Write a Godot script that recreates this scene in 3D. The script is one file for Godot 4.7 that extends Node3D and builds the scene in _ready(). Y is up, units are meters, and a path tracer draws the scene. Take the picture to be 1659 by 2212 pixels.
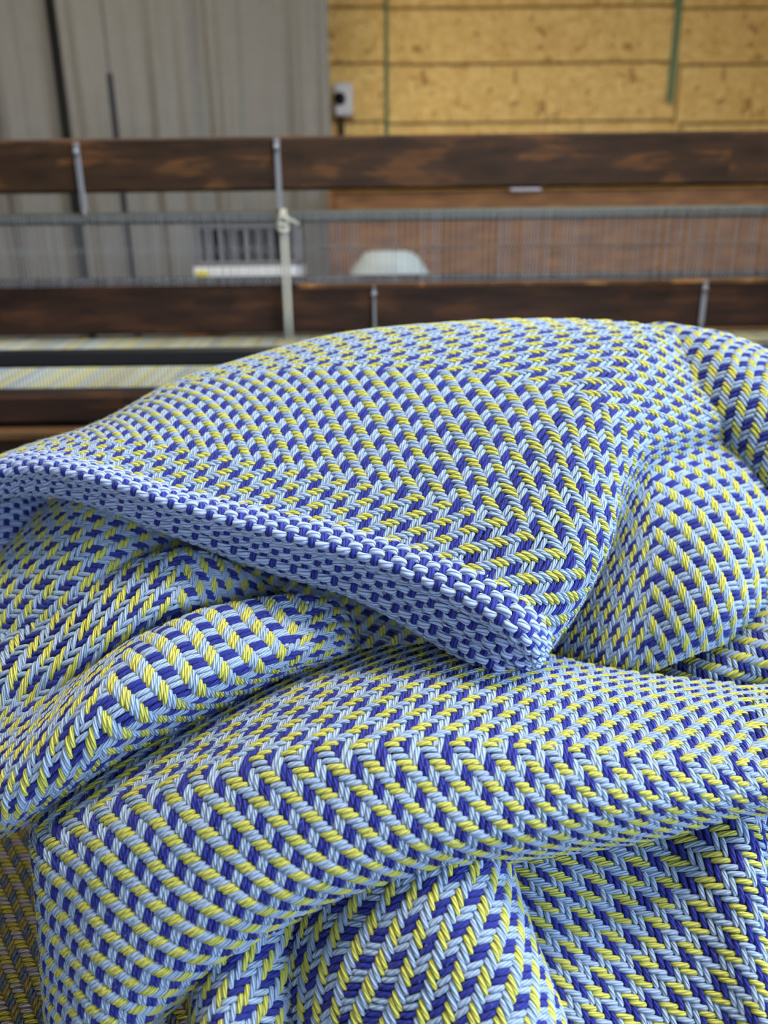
extends Node3D
# A handwoven twill blanket heaped in front of a loom, in a weaving workshop by daylight.

const W := 1659.0
const H := 2212.0
const FOCAL := 1671.0            # focal length in pixels of the 1659 x 2212 frame
const PITCH := 0.0024            # distance between neighbouring warp yarns of the blanket
const PACK := 0.00206            # distance between neighbouring weft yarns
var cam_xf := Transform3D()
var rng := RandomNumberGenerator.new()
var used := {}
var yarn_mats := {}
var laid := []            # the sheets of the blanket, for its loose fibres

# ------------------------------------------------------------------ helpers
func numbered(called: String) -> String:
	if not used.has(called):
		used[called] = 0
		return called
	used[called] += 1
	return "%s_%03d" % [called, used[called]]

func tag(o: Node, label: String, category: String, group := "", kind := "") -> Node:
	if label: o.set_meta("label", label)
	if category: o.set_meta("category", category)
	if group: o.set_meta("group", group)
	if kind: o.set_meta("kind", kind)
	return o

func thing(called: String, label: String, category: String, at := Vector3.ZERO, group := "") -> Node3D:
	var o := Node3D.new()
	o.name = numbered(called)
	add_child(o, true)
	o.position = at
	tag(o, label, category, group)
	return o

func put_mesh(called: String, mesh: Mesh, mat: Material, parent: Node3D, at := Vector3.ZERO) -> MeshInstance3D:
	var m := MeshInstance3D.new()
	m.name = numbered(called) if parent == self else called
	m.mesh = mesh
	m.material_override = mat
	m.position = at
	parent.add_child(m, true)
	return m

# point at view depth d behind pixel (px, py)
func at_depth(px: float, py: float, d: float) -> Vector3:
	return cam_xf * Vector3((px - W / 2) / FOCAL * d, -(py - H / 2) / FOCAL * d, -d)

# point of the upright plane z = -far behind pixel (px, py)
func on_plane(px: float, py: float, far: float) -> Vector3:
	var dir := cam_xf.basis * Vector3((px - W / 2) / FOCAL, -(py - H / 2) / FOCAL, -1)
	return cam_xf.origin + dir * ((-far - cam_xf.origin.z) / dir.z)

func mat_plain(c: Color, rough := 0.8, metal := 0.0) -> StandardMaterial3D:
	var m := StandardMaterial3D.new()
	m.albedo_color = c
	m.roughness = rough
	m.metallic = metal
	return m

# box with chamfered edges, corners lo..hi
func bevel_box(lo: Vector3, hi: Vector3, b := 0.003) -> ArrayMesh:
	var st := SurfaceTool.new()
	st.begin(Mesh.PRIMITIVE_TRIANGLES)
	add_box(st, lo, hi, b)
	st.generate_normals()
	return st.commit()

func add_box(st: SurfaceTool, lo: Vector3, hi: Vector3, b: float) -> void:
	var c := (lo + hi) / 2
	var e := (hi - lo) / 2
	b = minf(b, minf(e.x, minf(e.y, e.z)) * 0.6)
	st.set_smooth_group(-1)
	var pts := {}
	for sx in [-1, 1]:
		for sy in [-1, 1]:
			for sz in [-1, 1]:
				var s := Vector3(sx, sy, sz)
				pts[Vector4i(sx, sy, sz, 0)] = c + s * (e - Vector3(0, b, b))
				pts[Vector4i(sx, sy, sz, 1)] = c + s * (e - Vector3(b, 0, b))
				pts[Vector4i(sx, sy, sz, 2)] = c + s * (e - Vector3(b, b, 0))
	var quads := []
	for ax in 3:
		for sg in [-1, 1]:
			var q := []
			for k in [[-1, -1], [1, -1], [1, 1], [-1, 1]]:
				var v := [0, 0, 0]
				v[ax] = sg
				v[(ax + 1) % 3] = k[0]
				v[(ax + 2) % 3] = k[1]
				q.append(pts[Vector4i(v[0], v[1], v[2], ax)])
			quads.append(q)
	for ax in 3:      # chamfers along axis ax
		var a1 := (ax + 1) % 3
		var a2 := (ax + 2) % 3
		for s1 in [-1, 1]:
			for s2 in [-1, 1]:
				var q := []
				for k in [[-1, a1], [1, a1], [1, a2], [-1, a2]]:
					var v := [0, 0, 0]
					v[ax] = k[0]
					v[a1] = s1
					v[a2] = s2
					q.append(pts[Vector4i(v[0], v[1], v[2], k[1])])
				quads.append(q)
	for sx in [-1, 1]:
		for sy in [-1, 1]:
			for sz in [-1, 1]:
				var q := []
				for k in 3: q.append(pts[Vector4i(sx, sy, sz, k)])
				quads.append(q)
	for q in quads:
		var mid := Vector3.ZERO
		for p in q: mid += p
		mid /= q.size()
		var n: Vector3 = (q[1] - q[0]).cross(q[2] - q[0])
		if n.dot(mid - c) > 0: q.reverse()      # front faces run clockwise
		for k in range(1, q.size() - 1):
			for p in [q[0], q[k], q[k + 1]]: st.add_vertex(p)

# tube through points with a radius
func add_tube(st: SurfaceTool, pts: Array, rad: float, sides := 8) -> void:
	st.set_smooth_group(0)
	var rings := []
	for i in pts.size():
		var t: Vector3 = (pts[mini(i + 1, pts.size() - 1)] - pts[maxi(i - 1, 0)]).normalized()
		var up := Vector3.UP if absf(t.y) < 0.9 else Vector3.RIGHT
		var a := t.cross(up).normalized()
		var b := t.cross(a)
		var ring := []
		for k in sides:
			var ang := TAU * k / sides
			ring.append(pts[i] + (a * cos(ang) + b * sin(ang)) * rad)
		rings.append(ring)
	for i in pts.size() - 1:
		for k in sides:
			var l := (k + 1) % sides
			for p in [rings[i][k], rings[i + 1][k], rings[i + 1][l], rings[i][k], rings[i + 1][l], rings[i][l]]: st.add_vertex(p)
	for k in range(1, sides - 1):
		for p in [rings[0][0], rings[0][k], rings[0][k + 1]]: st.add_vertex(p)
		for p in [rings[-1][0], rings[-1][k + 1], rings[-1][k]]: st.add_vertex(p)

func tube(pts: Array, rad: float, sides := 8) -> ArrayMesh:
	var st := SurfaceTool.new()
	st.begin(Mesh.PRIMITIVE_TRIANGLES)
	add_tube(st, pts, rad, sides)
	st.generate_normals()
	return st.commit()

# ------------------------------------------------------------------ textures
func ply_height() -> ImageTexture:
	var n := 128
	var im := Image.create(n, n, false, Image.FORMAT_L8)
	var no := FastNoiseLite.new()
	no.seed = 3
	no.frequency = 0.09
	for y in n:
		for x in n:
			var ph := fposmod(3.0 * y / n - 1.0 * x / n, 1.0)
			var h := pow(absf(sin(PI * ph)), 0.5)
			var fib := 0.5 + 0.5 * sin(TAU * (9.0 * ph + 0.35 * no.get_noise_2d(x, y)))
			im.set_pixel(x, y, Color.from_hsv(0, 0, clampf(h * 0.86 + fib * 0.06, 0, 1)))
	return ImageTexture.create_from_image(im)

func yarn_mat(called: String, c: Color, ply: Texture2D) -> StandardMaterial3D:
	var m := StandardMaterial3D.new()
	m.resource_name = called
	m.albedo_color = c
	m.vertex_color_use_as_albedo = true
	m.roughness = 0.85
	m.metallic_specular = 0.25
	m.rim_enabled = true
	m.rim = 0.5
	m.rim_tint = 0.6
	m.heightmap_enabled = true
	m.heightmap_texture = ply
	m.heightmap_scale = 0.25
	return m

func wood_tex(seed_no: int, dark: Color, mid: Color, light: Color, patchy: float) -> ImageTexture:
	var w := 512
	var h := 128
	var im := Image.create(w, h, false, Image.FORMAT_RGB8)
	var grain := FastNoiseLite.new()
	grain.seed = seed_no
	grain.frequency = 0.02
	var blot := FastNoiseLite.new()
	blot.seed = seed_no + 7
	blot.frequency = 0.012
	blot.fractal_octaves = 4
	for y in h:
		for x in w:
			var g := 0.5 + 0.5 * grain.get_noise_2d(x * 0.35, y * 5.0)
			var b := 0.75 * blot.get_noise_2d(x * 0.7, y * 2.4) + 0.3 * grain.get_noise_2d(x * 0.5 + 300.0, y * 9.0)
			var c := dark.lerp(mid, clampf(g, 0, 1))
			c = c.lerp(light, clampf((b - 0.09) * 6.0, 0, 1) * patchy * (0.5 + 0.5 * g))
			c = c.lerp(dark * 0.7, clampf((-b - 0.2) * 3.0, 0, 1) * 0.6)
			im.set_pixel(x, y, c)
	return ImageTexture.create_from_image(im)

func wood_mat(seed_no: int, dark: Color, mid: Color, light: Color, patchy := 0.7, rough := 0.5) -> StandardMaterial3D:
	var m := StandardMaterial3D.new()
	m.albedo_texture = wood_tex(seed_no, dark, mid, light, patchy)
	m.uv1_triplanar = true
	m.uv1_scale = Vector3(1.6, 6.0, 1.6)
	m.uv1_offset = Vector3(seed_no * 0.137, seed_no * 0.31, 0)
	m.roughness = rough
	m.metallic_specular = 0.3
	return m

func osb_tex() -> ImageTexture:
	var n := 512
	var im := Image.create(n, n, false, Image.FORMAT_RGB8)
	im.fill(Color(0.70, 0.54, 0.24))
	var r := RandomNumberGenerator.new()
	r.seed = 5
	for k in 5200:
		var tone := r.randf()
		var c := Color(0.79, 0.62, 0.32).lerp(Color(0.89, 0.74, 0.44), tone)
		if r.randf() < 0.04: c = Color(0.64, 0.48, 0.22)
		var ww := r.randi_range(4, 16)
		var hh := r.randi_range(6, 30)
		if r.randf() < 0.5:
			var t := ww
			ww = hh
			hh = t
		im.fill_rect(Rect2i(r.randi_range(-10, n), r.randi_range(-10, n), ww, hh), c)
	return ImageTexture.create_from_image(im)

func weave_tex(a: Color, b: Color) -> ImageTexture:
	var n := 256
	var im := Image.create(n, n, false, Image.FORMAT_RGB8)
	var no := FastNoiseLite.new()
	no.seed = 21
	no.frequency = 0.03
	var r := RandomNumberGenerator.new()
	r.seed = 9
	for y in n:
		for x in n:
			var t := 0.5 + 0.25 * no.get_noise_2d(x * 3.0, y * 0.4) + 0.25 * no.get_noise_2d(x * 0.5, y * 3.0) + r.randf_range(-0.15, 0.15)
			im.set_pixel(x, y, a.lerp(b, clampf(t, 0, 1)))
	return ImageTexture.create_from_image(im)

# ------------------------------------------------------------------ woven cloth
# Cubic through four points.
func cubic(a: Vector3, b: Vector3, c: Vector3, d: Vector3, t: float) -> Vector3:
	return 0.5 * ((2.0 * b) + (c - a) * t + (2.0 * a - 5.0 * b + 4.0 * c - d) * t * t + (3.0 * b - a - 3.0 * c + d) * t * t * t)

func knots(total: Array, pitch: float) -> Array:
	var out := [0.0]
	for l in total: out.append(out[-1] + l / pitch)
	return out

func find_knot(k: Array, v: float) -> float:
	for i in k.size() - 1:
		if v <= k[i + 1] or i == k.size() - 2:
			return clampf(i + (v - k[i]) / maxf(k[i + 1] - k[i], 1e-6), 0, k.size() - 1.0001)
	return 0.0

# A sheet through a grid of points (rows run along v, columns along u), cut into one cell per crossing of yarns.
class Sheet:
	var nu: int
	var nv: int
	var p: PackedVector3Array
	var n: PackedVector3Array
	var kv := []
	var turn := 1.0          # +1 when u x v points out of the face
	func at(u: float, v: float) -> Vector3:
		return look(p, u, v)
	func normal(u: float, v: float) -> Vector3:
		return look(n, u, v).normalized()
	func look(a: PackedVector3Array, u: float, v: float) -> Vector3:
		u = clampf(u, 0, nu - 0.001)
		v = clampf(v, 0, nv - 0.001)
		var i := int(u)
		var j := int(v)
		var fu := u - i
		var fv := v - j
		var k := j * (nu + 1) + i
		return a[k].lerp(a[k + 1], fu).lerp(a[k + nu + 1].lerp(a[k + nu + 2], fu), fv)

func sheet(grid: Array, pitch := PITCH, pack := PACK, face := Vector3.ZERO) -> Sheet:
	var rows := grid.size()
	var cols: int = grid[0].size()
	var lu := []
	for c in cols - 1:
		var l := 0.0
		for r in rows: l += grid[r][c].distance_to(grid[r][c + 1])
		lu.append(l / rows)
	var lv := []
	for r in rows - 1:
		var l := 0.0
		for c in cols: l += grid[r][c].distance_to(grid[r + 1][c])
		lv.append(l / cols)
	var ku := knots(lu, pitch)
	var kv := knots(lv, pack)
	var s := Sheet.new()
	s.nu = int(ku[-1])
	s.nv = int(kv[-1])
	s.kv = kv
	var us := []
	for i in s.nu + 1: us.append(find_knot(ku, i))
	# columns first, then rows
	var mid := []
	for r in rows:
		var line := PackedVector3Array()
		for i in s.nu + 1:
			var c := int(us[i])
			var g: Array = grid[r]
			var a: Vector3 = g[c - 1] if c > 0 else g[0] * 2.0 - g[1]
			var d: Vector3 = g[c + 2] if c + 2 < cols else g[cols - 1] * 2.0 - g[cols - 2]
			line.append(cubic(a, g[c], g[c + 1], d, us[i] - c))
		mid.append(line)
	for j in s.nv + 1:
		var fr := find_knot(kv, j)
		var r := int(fr)
		for i in s.nu + 1:
			var b: Vector3 = mid[r][i]
			var c: Vector3 = mid[r + 1][i]
			var a: Vector3 = mid[r - 1][i] if r > 0 else b * 2.0 - c
			var d: Vector3 = mid[r + 2][i] if r + 2 < rows else c * 2.0 - b
			s.p.append(cubic(a, b, c, d, fr - r))
	var votes := 0.0
	for j in s.nv + 1:
		for i in s.nu + 1:
			var du := s.p[j * (s.nu + 1) + mini(i + 1, s.nu)] - s.p[j * (s.nu + 1) + maxi(i - 1, 0)]
			var dv := s.p[mini(j + 1, s.nv) * (s.nu + 1) + i] - s.p[maxi(j - 1, 0) * (s.nu + 1) + i]
			var nn := du.cross(dv).normalized()
			s.n.append(nn)
			var to_eye := (cam_xf.origin - s.p[j * (s.nu + 1) + i]).normalized()
			votes += nn.dot(face if face != Vector3.ZERO else to_eye)
	if votes < 0:
		s.turn = -1.0
		for k in s.n.size(): s.n[k] = -s.n[k]
	return s

# One float of yarn lying on the sheet, from (u0,v0) to (u1,v1), appended to the arrays of its colour.
func lay_float(b: Dictionary, s: Sheet, u0: float, v0: float, u1: float, v1: float, half_w: float, crown: float, dip: float, unit: float, tint: Color, rings: Array, sides := 6) -> void:
	var first: int = b.v.size()
	var span := Vector2(u1 - u0, v1 - v0).length()
	var roll := rng.randf()
	var lean := rng.randf_range(-0.05, 0.05)
	for q in rings:
		var f: float = q
		var u := lerpf(u0, u1, f)
		var v := lerpf(v0, v1, f)
		var e := 0.06
		var t := s.at(lerpf(u0, u1, f + e), lerpf(v0, v1, f + e)) - s.at(lerpf(u0, u1, f - e), lerpf(v0, v1, f - e))
		var n := s.normal(u, v)
		if t.length_squared() < 1e-12: t = n.cross(Vector3(0.3, 0.5, 0.8))
		t = t.normalized()
		var side := n.cross(t).normalized()
		var x := clampf((f - 0.5) * 2.0, -1.3, 1.3)       # -1 .. 1 along the float
		var arch := 1.0 - x * x
		var high := (crown * (1.0 - 0.75 * pow(absf(x), 2.6)) - dip * smoothstep(0.86, 1.3, absf(x)) ) * unit
		var w := half_w * unit * (0.72 + 0.28 * clampf(arch * 2.2 + 0.3, 0.0, 1.0))
		var c := s.at(u, v) + n * high + side * (lean * x * unit)
		var slope := -2.6 * crown * pow(absf(x), 1.6) * signf(x) * 0.5
		for k in sides + 1:
			var ang := lerpf(-1.75, 1.75, float(k) / sides)
			var out := side * sin(ang) + n * cos(ang)
			b.v.append(c + side * (sin(ang) * w) + n * (cos(ang) * w * 0.92))
			b.n.append((out - t * slope * maxf(cos(ang), 0.0) * 0.9).normalized())
			b.uv.append(Vector2(f * span * 0.62 + roll, float(k) / sides * 0.98 + roll * 2.0))
			b.c.append(tint)
	var m := sides + 1
	for r in rings.size() - 1:
		for k in sides:
			var a: int = first + r * m + k
			if true:
				b.i.append_array(PackedInt32Array([a, a + 1, a + m + 1, a, a + m + 1, a + m]))

func fresh() -> Dictionary:
	return {"v": PackedVector3Array(), "n": PackedVector3Array(), "uv": PackedVector2Array(), "c": PackedColorArray(), "i": PackedInt32Array()}

func commit_yarn(b: Dictionary) -> ArrayMesh:
	var a := []
	a.resize(Mesh.ARRAY_MAX)
	a[Mesh.ARRAY_VERTEX] = b.v
	a[Mesh.ARRAY_NORMAL] = b.n
	a[Mesh.ARRAY_TEX_UV] = b.uv
	a[Mesh.ARRAY_COLOR] = b.c
	a[Mesh.ARRAY_INDEX] = b.i
	var m := ArrayMesh.new()
	m.add_surface_from_arrays(Mesh.PRIMITIVE_TRIANGLES, a)
	return m

func tone() -> Color:
	var g := rng.randf_range(0.9, 1.06)
	return Color(g, g, g * rng.randf_range(0.98, 1.02))

const RINGS := [-0.15, -0.06, 0.03, 0.15, 0.32, 0.5, 0.68, 0.85, 0.97, 1.06, 1.15]

# 3/3 twill whose diagonal turns back at some rows (a wide herringbone): each yarn passes over three and under three; two and two yarns of a colour both ways.
# TURNS: places along v, in rows of the sheet's grid of points, where the diagonal turns back.
func twill(s: Sheet, colours: Array, shift_u := 0, shift_v := 0, turns := []) -> Dictionary:
	var out := {}
	for c in colours: out[c] = fresh()
	var warp := [colours[0], colours[0], colours[1], colours[1]]
	var weft := [colours[2], colours[2], colours[1], colours[1]] if colours.size() < 4 else [colours[2], colours[2], colours[3], colours[3]]
	var way := 1 if s.turn < 0 else -1
	var at_rows := []
	for t in turns: at_rows.append(int(lerpf(s.kv[int(t)], s.kv[int(t) + 1], t - int(t))))
	var step := [shift_v]      # how far the diagonal has moved by each row
	for j in s.nv:
		if at_rows.has(j): way = -way
		step.append(step[-1] + way)
	for j in s.nv:
		for i in range(-2, s.nu):
			if posmod(i + shift_u - step[j], 6) == 0:
				lay_float(out[weft[posmod(j + shift_v, 4)]], s, maxf(i, 0), j + 0.5, minf(i + 3, s.nu), j + 0.5, 0.52, 0.50, 0.75, PACK, tone(), RINGS)
	for i in s.nu:
		var from := -1
		for j in s.nv + 1:
			var up: bool = j < s.nv and posmod(i + shift_u - step[j], 6) >= 3
			if up and from < 0: from = j
			if not up and from >= 0:
				lay_float(out[warp[posmod(i + shift_u, 4)]], s, i + 0.5, from, i + 0.5, j, 0.47, 0.30, 0.75, PITCH, tone(), RINGS)
				from = -1
	return out

# plump beads of pale yarn with blue yarn between, as in the border
func beads(s: Sheet, pale: String, dark: String, unit: float) -> Dictionary:
	var out := {pale: fresh(), dark: fresh()}
	var step := 1.25          # sheet cells (of the border's own pitch) per half bead
	var row := 0
	var v := 0.5
	while v < s.nv:
		var u := 0.0 if row % 2 == 0 else step
		while u < s.nu:
			lay_float(out[pale], s, u - 0.1, v + rng.randf_range(-0.04, 0.04), u + step * 1.22, v + rng.randf_range(-0.04, 0.04), 0.51, 0.34, 0.5, unit, tone(), [-0.1, 0.0, 0.1, 0.22, 0.36, 0.5, 0.64, 0.78, 0.9, 1.0, 1.1], 8)
			lay_float(out[dark], s, u + step * 1.57, v - 0.62, u + step * 1.57, v + 0.62, 0.40, 0.24, 0.4, unit, tone(), [-0.1, 0.1, 0.3, 0.5, 0.7, 0.9, 1.1], 6)
			u += step * 2.0
		v += 1.0
		row += 1
	return out

func backing(s: Sheet, sink: float, every := 2) -> ArrayMesh:
	var b := fresh()
	var cu := int(ceil(float(s.nu) / every))
	var cv := int(ceil(float(s.nv) / every))
	for j in cv + 1:
		for i in cu + 1:
			var u := minf(i * every, s.nu)
			var v := minf(j * every, s.nv)
			var n := s.normal(u, v)
			b.v.append(s.at(u, v) - n * sink)
			b.n.append(n)
			b.uv.append(Vector2(u, v) * 0.1)
			b.c.append(Color(1, 1, 1))
	for j in cv:
		for i in cu:
			var a := j * (cu + 1) + i
			var q := [a, a + 1, a + cu + 2, a, a + cu + 2, a + cu + 1] if s.turn < 0 else [a, a + cu + 2, a + 1, a, a + cu + 1, a + cu + 2]
			b.i.append_array(PackedInt32Array(q))
	return commit_yarn(b)

func grid_of(rows: Array) -> Array:
	var out := []
	for r in rows:
		var line := []
		for c in r: line.append(at_depth(c[0], c[1], c[2]))
		out.append(line)
	return out

func turned(g: Array) -> Array:
	var out := []
	for c in g[0].size():
		var line := []
		for r in g.size(): line.append(g[r][c])
		out.append(line)
	return out

# a part of the blanket: its ground cloth with the yarns of each colour on it
func fold(parent: Node3D, called: String, grid: Array, label := "", shift_u := 0, shift_v := 0, turns := []) -> Sheet:
	var s := sheet(grid)
	laid.append(s)
	var root := put_mesh(called, backing(s, PITCH * 0.25), yarn_mats["ground"], parent)
	if label: root.set_meta("label", label)
	var y := twill(s, ["dark_blue_yarn", "pale_blue_yarn", "yellow_yarn"], shift_u, shift_v, turns)
	for c in y:
		if y[c].v.size() == 0: continue
		tag(put_mesh(c, commit_yarn(y[c]), yarn_mats[c], root), "", "", "", "stuff")
	return s

func border(parent: Node3D, called: String, grid: Array, label: String) -> Sheet:
	var unit := 0.0039
	var s := sheet(grid, unit * 1.05, unit)
	laid.append(s)
	var root := put_mesh(called, backing(s, unit * 0.2, 1), yarn_mats["ground"], parent)
	root.set_meta("label", label)
	var y := beads(s, "border_yarn", "dark_blue_yarn", unit)
	for c in y: tag(put_mesh(c, commit_yarn(y[c]), yarn_mats[c], root), "", "", "", "stuff")
	return s

# ------------------------------------------------------------------ the scene
func _ready() -> void:
	rng.seed = 11
	# camera
	var cam := Camera3D.new()
	cam.name = "camera"
	cam.position = Vector3(0, 1.3, 0)
	cam.rotation_degrees = Vector3(-19.0, 0, -0.7)
	cam_xf = Transform3D(cam.basis, cam.position)
	var lens := CameraAttributesPhysical.new()
	lens.frustum_focal_length = 24.0 * FOCAL / H
	lens.frustum_focus_distance = 0.335
	lens.exposure_aperture = 4.9
	lens.frustum_near = 0.02
	lens.frustum_far = 50.0
	cam.attributes = lens
	add_child(cam)
	cam.fov = rad_to_deg(2.0 * atan(H / 2 / FOCAL))
	cam.make_current()
	# sky through the windows
	var env := Environment.new()
	env.background_mode = Environment.BG_SKY
	var sky := Sky.new()
	var sm := ProceduralSkyMaterial.new()
	sm.sky_top_color = Color(0.70, 0.83, 1.0)
	sm.sky_horizon_color = Color(0.88, 0.94, 1.0)
	sm.ground_bottom_color = Color(0.40, 0.40, 0.38)
	sm.ground_horizon_color = Color(0.70, 0.74, 0.78)
	sm.sky_energy_multiplier = 2.9
	sm.ground_energy_multiplier = 0.4
	sky.sky_material = sm
	env.sky = sky
	env.tonemap_mode = Environment.TONE_MAPPER_LINEAR
	env.tonemap_exposure = 1.32
	env.sdfgi_enabled = true
	env.ssao_enabled = true
	env.ssil_enabled = true
	var we := WorldEnvironment.new()
	we.name = "environment"
	we.environment = env
	add_child(we)
	build_room()
	build_blanket()
	build_loom()
	build_background()

func structure(called: String, lo: Vector3, hi: Vector3, mat: Material) -> MeshInstance3D:
	var c := (lo + hi) / 2
	var m := put_mesh(called, bevel_box(lo - c, hi - c, 0.002), mat, self, c)
	m.set_meta("kind", "structure")
	return m

const X0 := -2.6
const X1 := 1.9
const ZB := -3.2
const ZF := 2.4
const YC := 2.9

func build_room() -> void:
	var plaster := mat_plain(Color(0.74, 0.72, 0.68), 0.9)
	var grey := mat_plain(Color(0.42, 0.40, 0.38), 0.85)
	structure("floor", Vector3(X0 - 0.1, -0.1, ZB - 0.2), Vector3(X1 + 0.1, 0, ZF + 0.2), grey)
	structure("ceiling", Vector3(X0 - 0.1, YC, ZB - 0.2), Vector3(X1 + 0.1, YC + 0.12, ZF + 0.2), plaster)
	structure("wall_back", Vector3(X0 - 0.1, 0, ZB - 0.2), Vector3(X1 + 0.1, YC, ZB - 0.04), grey)
	structure("wall_left", Vector3(X0 - 0.12, 0, ZB - 0.04), Vector3(X0, YC, ZF), plaster)
	window_wall("wall_right", true, X1, ZB - 0.04, ZF, 0.95, 2.6, -1.3, 1.1, plaster)
	window_wall("wall_front", false, ZF, X0 - 0.12, X1 + 0.1, 1.2, 2.5, 0.4, 1.5, plaster)
	ceiling_lamp(Vector3(0.55, YC, -0.45), 3.9, "long white ceiling light above the blanket")
	ceiling_lamp(Vector3(-0.9, YC, -1.9), 1.5, "added long white ceiling light that brightens the curtains and the chipboard wall")  # extra unseen lamp, added to light the back wall

func ceiling_lamp(at: Vector3, energy: float, label: String) -> void:
	var t := thing("ceiling_light", label, "ceiling light", at)
	put_mesh("housing", bevel_box(Vector3(-0.62, -0.07, -0.2), Vector3(0.62, 0, 0.2), 0.01), mat_plain(Color(0.85, 0.85, 0.85), 0.5), t)
	var glow := mat_plain(Color(0.95, 0.95, 0.95), 0.4)
	glow.emission_enabled = true
	glow.emission = Color(1.0, 0.97, 0.92)
	glow.emission_energy_multiplier = 2.0
	put_mesh("diffuser", bevel_box(Vector3(-0.6, -0.085, -0.18), Vector3(0.6, -0.07, 0.18), 0.004), glow, t)
	var l := AreaLight3D.new()
	l.name = "tube_light"
	l.area_size = Vector2(1.2, 0.36)
	l.light_color = Color(1.0, 0.97, 0.92)
	l.light_energy = energy
	l.area_range = 12.0
	l.area_attenuation = 2.0
	l.shadow_enabled = true
	l.position = Vector3(0, -0.09, 0)
	l.rotation_degrees = Vector3(-90, 0, 0)
	t.add_child(l, true)

func wall_bar(along_z: bool, pos: float, s: SurfaceTool, l0: float, l1: float, h0: float, h1: float, d0: float, d1: float) -> void:
	if along_z: add_box(s, Vector3(pos + d0, h0, l0), Vector3(pos + d1, h1, l1), 0.004)
	else: add_box(s, Vector3(l0, h0, pos + d0), Vector3(l1, h1, pos + d1), 0.004)

# a wall with one opening (lo..hi along it, y0..y1), and a framed pane set in it
func window_wall(called: String, along_z: bool, pos: float, a: float, b: float, y0: float, y1: float, lo: float, hi: float, mat: Material) -> void:
	var t := 0.14
	var st := SurfaceTool.new()
	st.begin(Mesh.PRIMITIVE_TRIANGLES)
	var fr := SurfaceTool.new()
	fr.begin(Mesh.PRIMITIVE_TRIANGLES)
	wall_bar(along_z, pos, st, a, b, 0.0, y0, 0.0, t)
	wall_bar(along_z, pos, st, a, b, y1, YC, 0.0, t)
	wall_bar(along_z, pos, st, a, lo, y0, y1, 0.0, t)
	wall_bar(along_z, pos, st, hi, b, y0, y1, 0.0, t)
	st.generate_normals()
	put_mesh(called, st.commit(), mat, self).set_meta("kind", "structure")
	for k in 4:
		var c := lerpf(lo, hi, k / 3.0)
		wall_bar(along_z, pos, fr, c - 0.03, c + 0.03, y0, y1, 0.03, 0.09)
	for h in [y0, y1 - 0.05]: wall_bar(along_z, pos, fr, lo, hi, h, h + 0.05, 0.03, 0.09)
	fr.generate_normals()
	var w := put_mesh("window_1" if along_z else "window_2", fr.commit(), mat_plain(Color(0.85, 0.85, 0.84), 0.5), self)
	w.set_meta("kind", "structure")

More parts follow.
